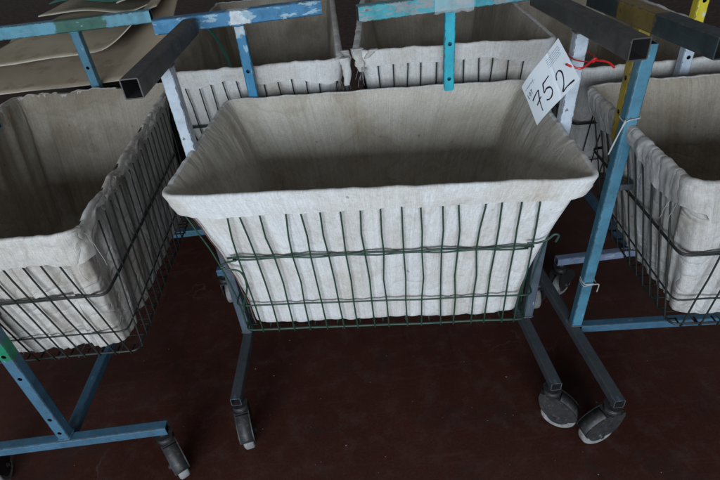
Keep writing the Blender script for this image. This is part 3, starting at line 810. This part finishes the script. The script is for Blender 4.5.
def stroke(bm, pts, w):
    """flat pen stroke lying on the card; pts in (u, v), w half width in v units"""
    P = [Vector((p[0] * ASP, p[1], 0)) for p in pts]; L, R = [], []
    for i, p in enumerate(P):
        t = (P[min(i + 1, len(P) - 1)] - P[max(i - 1, 0)]).normalized(); n = Vector((-t.y, t.x, 0))
        ww = w[i] if hasattr(w, '__len__') else w
        for S, sg in ((L, 1), (R, -1)):
            q = p + n * sg * ww; S.append(bm.verts.new(cp(q.x / ASP, q.y, .0006)))
    for i in range(len(P) - 1): bm.faces.new((R[i], R[i + 1], L[i + 1], L[i]))

def glyph(paths, ox, oy, sx, sy):
    bm = bmesh.new()
    for k, P in enumerate(paths):
        Q = smooth_path([(ox + x * sx, oy + y * sy) for x, y in P])
        stroke(bm, Q, [.0160 + .003 * math.sin(i * .4 + k) for i in range(len(Q))])
    return bm
seven = [[(0.02, .86), (.35, .93), (.98, 1.02), (.93, .88), (.72, .45), (.62, -.12)], [(.30, .42), (.6, .50), (1.02, .60)]]
five = [[(.30, 1.0), (.22, .78), (.12, .54), (.45, .62), (.78, .50), (.82, .25), (.60, .05), (.30, .02), (.06, .12)], [(.28, .99), (.6, 1.02), (1.05, 1.08)]]
two = [[(.05, .76), (.16, .98), (.45, 1.08), (.66, .92), (.62, .60), (.40, .25), (.14, .0), (.5, .03), (.85, .02), (1.25, -.02)]]
for gph, ox, oy, sx in ((seven, .115, .165, .20), (five, .375, .185, .20), (two, .655, .085, .215)):
    new_obj('handwritten_digit', glyph(gph, ox, oy, sx, .385), INK, tg)
LET = {'L': [[(0, 1), (0, 0), (.6, 0)]], 'O': [[(.35, 1), (.05, .8), (0, .4), (.3, 0), (.6, .3), (.62, .75), (.35, 1)]], 'T': [[(0, 1), (.7, 1)], [(.35, 1), (.35, 0)]]}
bm = bmesh.new()
for k, ch in enumerate('LOT'):
    for P in LET[ch]:
        stroke(bm, [(.060 + .052 * k + x * .048, .615 + y * .095 + k * .004) for x, y in P], .0085)
new_obj('printed_word', bm, INK, tg)
# letterhead line near the left corner, fine print by the upper corner
bm = bmesh.new(); rnd = random.Random(3); x = .06
while x < .30:
    l = rnd.uniform(.008, .02); y = .825 + rnd.uniform(-.008, .008); stroke(bm, [(x, y), (x + l, y)], rnd.uniform(.006, .016)); x += l + .004
stroke(bm, [(.285, .77), (.300, .88)], .005); stroke(bm, [(.265, .85), (.335, .805)], .005)
new_obj('printed_letterhead', bm, INK_BLUE, tg)
bm = bmesh.new()
for r in range(5):
    x = .64
    while x < .92:
        l = rnd.uniform(.012, .035); stroke(bm, [(x, .89 - .042 * r), (x + l, .89 - .042 * r)], .0065); x += l + .009
new_obj('fine_print', bm, INK_BLUE, tg)
# red tie: through the corner of the card and round the post
MtI = Matrix.Translation(-tc_)
bm = bmesh.new()
h0 = cp(.94, .425) + tc_
P = smooth_path([tuple(h0 - un_ * .004), tuple(h0 + un_ * .003), (.503, 1.052, 1.002), (.520, 1.060, 1.005), (.534, 1.068, 1.010), (.541, 1.070, 1.012), (.549, 1.074, 1.008), (.567, 1.082, 1.003), (.586, 1.087, .994), (.598, 1.089, .983)], 5)
tube(bm, [MtI @ Vector(p) for p in P], [.0024 + .0008 * noise.noise(Vector((i * .5, 0, 0))) for i in range(len(P))], 8)
P = smooth_path([(.533, 1.068, 1.010), (.5375, 1.064, 1.016), (.543, 1.068, 1.013), (.538, 1.072, 1.006), (.533, 1.068, 1.010)], 5)
tube(bm, [MtI @ Vector(p) for p in P], .0024, 8)
P = smooth_path([(.536, 1.070, 1.010), (.552, 1.096, 1.010), (.552, 1.140, 1.011), (.536, 1.156, 1.012), (.514, 1.150, 1.010), (.509, 1.115, 1.006), (.520, 1.090, 1.005), (.534, 1.070, 1.008)], 6)
tube(bm, [MtI @ Vector(p) for p in P], .0015, 8)
new_obj('tie', bm, RED, tg)

# ================================================================== STRINGS ON THE RIGHT POST
def ring_pts(c, w, d, z, tilt=0., n=24):
    return [(c[0] + w * (abs(math.cos(a)) ** .5) * math.copysign(1, math.cos(a)), c[1] + d * (abs(math.sin(a)) ** .5) * math.copysign(1, math.sin(a)), z + tilt * math.cos(a) + .0015 * math.sin(3 * a)) for a in (2 * PI * k / n for k in range(n))]
bm = bmesh.new()
tube(bm, ring_pts((.6465, 1.081), .0185, .0185, .365, .003), .0018, 6, True)
tube(bm, ring_pts((.6465, 1.081), .0190, .0188, .369, -.003), .0018, 6, True)
tube(bm, smooth_path([(.650, 1.0615, .367), (.664, 1.058, .372), (.671, 1.062, .362), (.668, 1.06, .34)], 4), .0015, 6)
tag(new_obj('string', bm, STRING, smooth=True), 'pale string wound low round the light blue right post', 'string')
bm = bmesh.new()
tube(bm, ring_pts((.6525, 1.077), .0185, .0185, .868, .004), .0016, 6, True)
tube(bm, smooth_path([(.634, 1.060, .869), (.622, 1.052, .845), (.612, 1.052, .812), (.608, 1.054, .788), (.612, 1.054, .80), (.622, 1.054, .838), (.635, 1.0585, .866)], 5), .0014, 6)
tag(new_obj('string', bm, STRING, smooth=True), 'white string looped high on the right post by the bunched hem', 'string')

# ================================================================== CURVED BOARDS AT THE BACK LEFT
def sheet(name, fn, nu, nv_, thick, mat, label, cat, group=None):
    bm = bmesh.new()
    A = [[Vector(fn(i / nu, j / nv_)) for j in range(nv_ + 1)] for i in range(nu + 1)]
    V = [[bm.verts.new(p) for p in r] for r in A]; V2 = [[bm.verts.new(p - Vector((0, 0, thick))) for p in r] for r in A]
    for i in range(nu):
        for j in range(nv_):
            f = bm.faces.new((V[i][j], V[i + 1][j], V[i + 1][j + 1], V[i][j + 1])); f.smooth = True
            f = bm.faces.new((V2[i][j], V2[i][j + 1], V2[i + 1][j + 1], V2[i + 1][j])); f.smooth = True
    def e(a, b, c, d): f = bm.faces.new((a, b, c, d)); f.material_index = 1
    for i in range(nu): e(V[i][0], V2[i][0], V2[i + 1][0], V[i + 1][0]); e(V[i][nv_], V[i + 1][nv_], V2[i + 1][nv_], V2[i][nv_])
    for j in range(nv_): e(V[0][j], V[0][j + 1], V2[0][j + 1], V2[0][j]); e(V[nu][j], V2[nu][j], V2[nu][j + 1], V[nu][j + 1])
    bmesh.ops.recalc_face_normals(bm, faces=bm.faces[:])
    return tag(new_obj(name, bm, [mat, BOARD_EDGE]), label, cat, group)
def ss(a, b, x): t = max(0, min(1, (x - a) / (b - a))); return t * t * (3 - 2 * t)
GB = 'curved boards stacked at the back left'
def fA(u, v):
    x = -1.36 + .70 * u + .02 * v - .10 * v * (1 - u); y = 1.893 + .62 * v
    return (x, y, .845 + .11 * v + .012 * ss(.6, 1, u) + .16 * ss(.66, 1, u) * v + .008 * noise.noise(Vector((u * 3, v * 3, 1))))
def fB(u, v):
    x = -1.44 + .76 * u + .22 * v * (1 - u); y = 1.985 + .08 * u + .06 * ss(.7, 1, u) + .55 * v
    return (x, y, .912 + .085 * v + .020 * u + .115 * ss(.66, 1, u) ** 1.2 + .006 * noise.noise(Vector((u * 4, v * 3, 5))))
def fC(u, v):
    x = -1.28 + .66 * u + .04 * v; y = 2.40 - .10 * u + .5 * v
    return (x, y, 1.012 + .02 * v + .05 * ss(.55, 1, u) + .010 * math.sin(u * 7) + .004 * noise.noise(Vector((u * 4, v * 3, 9))))
def fD(u, v):
    x = -.88 + .56 * u; y = 2.26 + .04 * u + .45 * v
    return (x, y, 1.052 + .055 * math.sin(PI * u * .95) - .035 * u + .02 * v)
def fE(u, v):
    x = -1.20 + .36 * u + .05 * v; y = 2.37 - .04 * u + .34 * v
    return (x, y, 1.058 + .02 * v + .010 * math.sin(u * 6 + v * 2))
sheet('board', fA, 40, 20, .004, BOARD_PINK, 'pinkish beige bendy board lowest of the stack behind the left trolley', 'board', GB)
sheet('board', fB, 40, 20, .004, BOARD, 'grey beige bendy board curling up at its right end in the stack', 'board', GB)
sheet('board', fC, 40, 14, .004, BOARD, 'flat pale edged board of the stack just above the green patched bar', 'board', GB)
sheet('board', fD, 24, 10, .004, BOARD, 'arched board topmost of the stack beside the cobalt bar', 'board', GB)
o = sheet('plastic_sheet', fE, 24, 10, .002, TEAL, 'teal green plastic sheet lying on the boards at the back left', 'plastic sheet')
o.data.materials[1] = TEAL
# strap hanging into the back basket
bm = bmesh.new(); P = smooth_path([(-.612, 2.40, .90), (-.600, 2.38, .936), (-.575, 2.35, .930), (-.540, 2.30, .900), (-.500, 2.22, .868), (-.462, 2.12, .830), (-.445, 2.06, .800)], 5)
V = []
for i, p in enumerate(P):
    tw = .3 * math.sin(i * .25); d = Vector((math.sin(tw) * .4, math.cos(tw), .15)) * .018; n_ = Vector((.0015, 0, .001))
    V.append([bm.verts.new(Vector(p) + q) for q in (d + n_, -d + n_, -d - n_, d - n_)])
for i in range(len(V) - 1):
    for k in range(4): bm.faces.new((V[i][k], V[i][(k + 1) % 4], V[i + 1][(k + 1) % 4], V[i + 1][k]))
bm.faces.new(V[0][::-1]); bm.faces.new(V[-1]); bmesh.ops.recalc_face_normals(bm, faces=bm.faces[:])
tag(new_obj('strap', bm, TEAL), 'teal strap hanging into the linen basket behind the cobalt post', 'strap')
# the carton the boards lie on
bm = bmesh.new()
def boxb(bm, x0, x1, y0, y1, z0, z1):
    v = [bm.verts.new((x, y, z)) for z in (z0, z1) for x, y in ((x0, y0), (x1, y0), (x1, y1), (x0, y1))]
    for q in ((3, 2, 1, 0), (4, 5, 6, 7), (0, 1, 5, 4), (1, 2, 6, 5), (2, 3, 7, 6), (3, 0, 4, 7)): bm.faces.new([v[k] for k in q])
boxb(bm, -1.27, -.78, 2.12, 2.56, 0, .80)
bmesh.ops.bevel(bm, geom=bm.edges[:], offset=.008, segments=2, affect='EDGES')
ct = new_obj('carton', bm, CARTON); tag(ct, 'dark carton under the curved boards behind the left trolley', 'carton')
bm = bmesh.new(); boxb(bm, -1.262, -1.022, 2.1172, 2.5628, .8002, .8042); boxb(bm, -1.012, -.788, 2.1172, 2.5628, .8002, .8042); new_obj('flap', bm, CARTON, ct)

# ================================================================== FLOOR
bm = bmesh.new()
vs = [bm.verts.new(p) for p in ((-15, -8, 0), (15, -8, 0), (15, 22, 0), (-15, 22, 0))]; bm.faces.new(vs)
fl = new_obj('floor', bm, floor_mat()); fl['kind'] = 'structure'

# grit and lint trodden over the floor
bm = bmesh.new(); rnd = random.Random(11)
for k in range(130):
    x, y = rnd.uniform(-1.1, 1.3), rnd.uniform(.45, 1.6); r = rnd.choice((.0008, .001, .001, .0014, .002)) * rnd.uniform(.7, 1.3)
    vs = [bm.verts.new((x + r * rnd.uniform(.6, 1.6) * math.cos(a), y + r * rnd.uniform(.6, 1.6) * math.sin(a), .0003)) for a in (0, 1.3, 2.5, 3.8, 5.1)]
    tp = bm.verts.new((x, y, r * rnd.uniform(.5, 1.1)))
    for i in range(5): bm.faces.new((vs[i], vs[(i + 1) % 5], tp))
    bm.faces.new(vs[::-1])
gr = new_obj('grit', bm, plain_mat('pale_grit', (.22, .18, .16), .95, 0, .5, 90)); gr['kind'] = 'stuff'

# ================================================================== LIGHT
w = bpy.data.worlds.new('World'); sc.world = w; w.use_nodes = True
bg = w.node_tree.nodes['Background']; bg.inputs[0].default_value = (.90, .94, 1.0, 1); bg.inputs[1].default_value = .13
la_ = bpy.data.lights.new('doorway_light', 'AREA'); la_.shape = 'RECTANGLE'; la_.size = 3.6; la_.size_y = 1.7; la_.energy = 275; la_.color = (.76, .875, 1.0)
lo = bpy.data.objects.new('doorway_light', la_); COL.objects.link(lo)
lo.location = (-.7, -3.6, 1.60)
lo.rotation_euler = (Vector((.1, 1.4, .8)) - Vector(lo.location)).to_track_quat('-Z', 'Y').to_euler()

# ================================================================== CAMERA
pitch, roll, f, H = .6172, -.1033, 501.52, 1.3626
fwd = Vector((0, math.cos(pitch), -math.sin(pitch))); right = Vector((1, 0, 0)); up = right.cross(fwd)
r2 = right * math.cos(roll) + up * math.sin(roll); u2 = -right * math.sin(roll) + up * math.cos(roll)
cam = bpy.data.cameras.new('camera'); co = bpy.data.objects.new('camera', cam); COL.objects.link(co)
M = Matrix((r2, u2, -fwd)).transposed().to_4x4(); M.translation = (0, 0, H); co.matrix_world = M
cam.sensor_width = 36; cam.lens = f / 720 * 36; cam.clip_start = .02; cam.clip_end = 200
sc.camera = co
sc.view_settings.view_transform = 'Standard'; sc.view_settings.look = 'None'
sc.view_settings.exposure = 0; sc.view_settings.gamma = 1
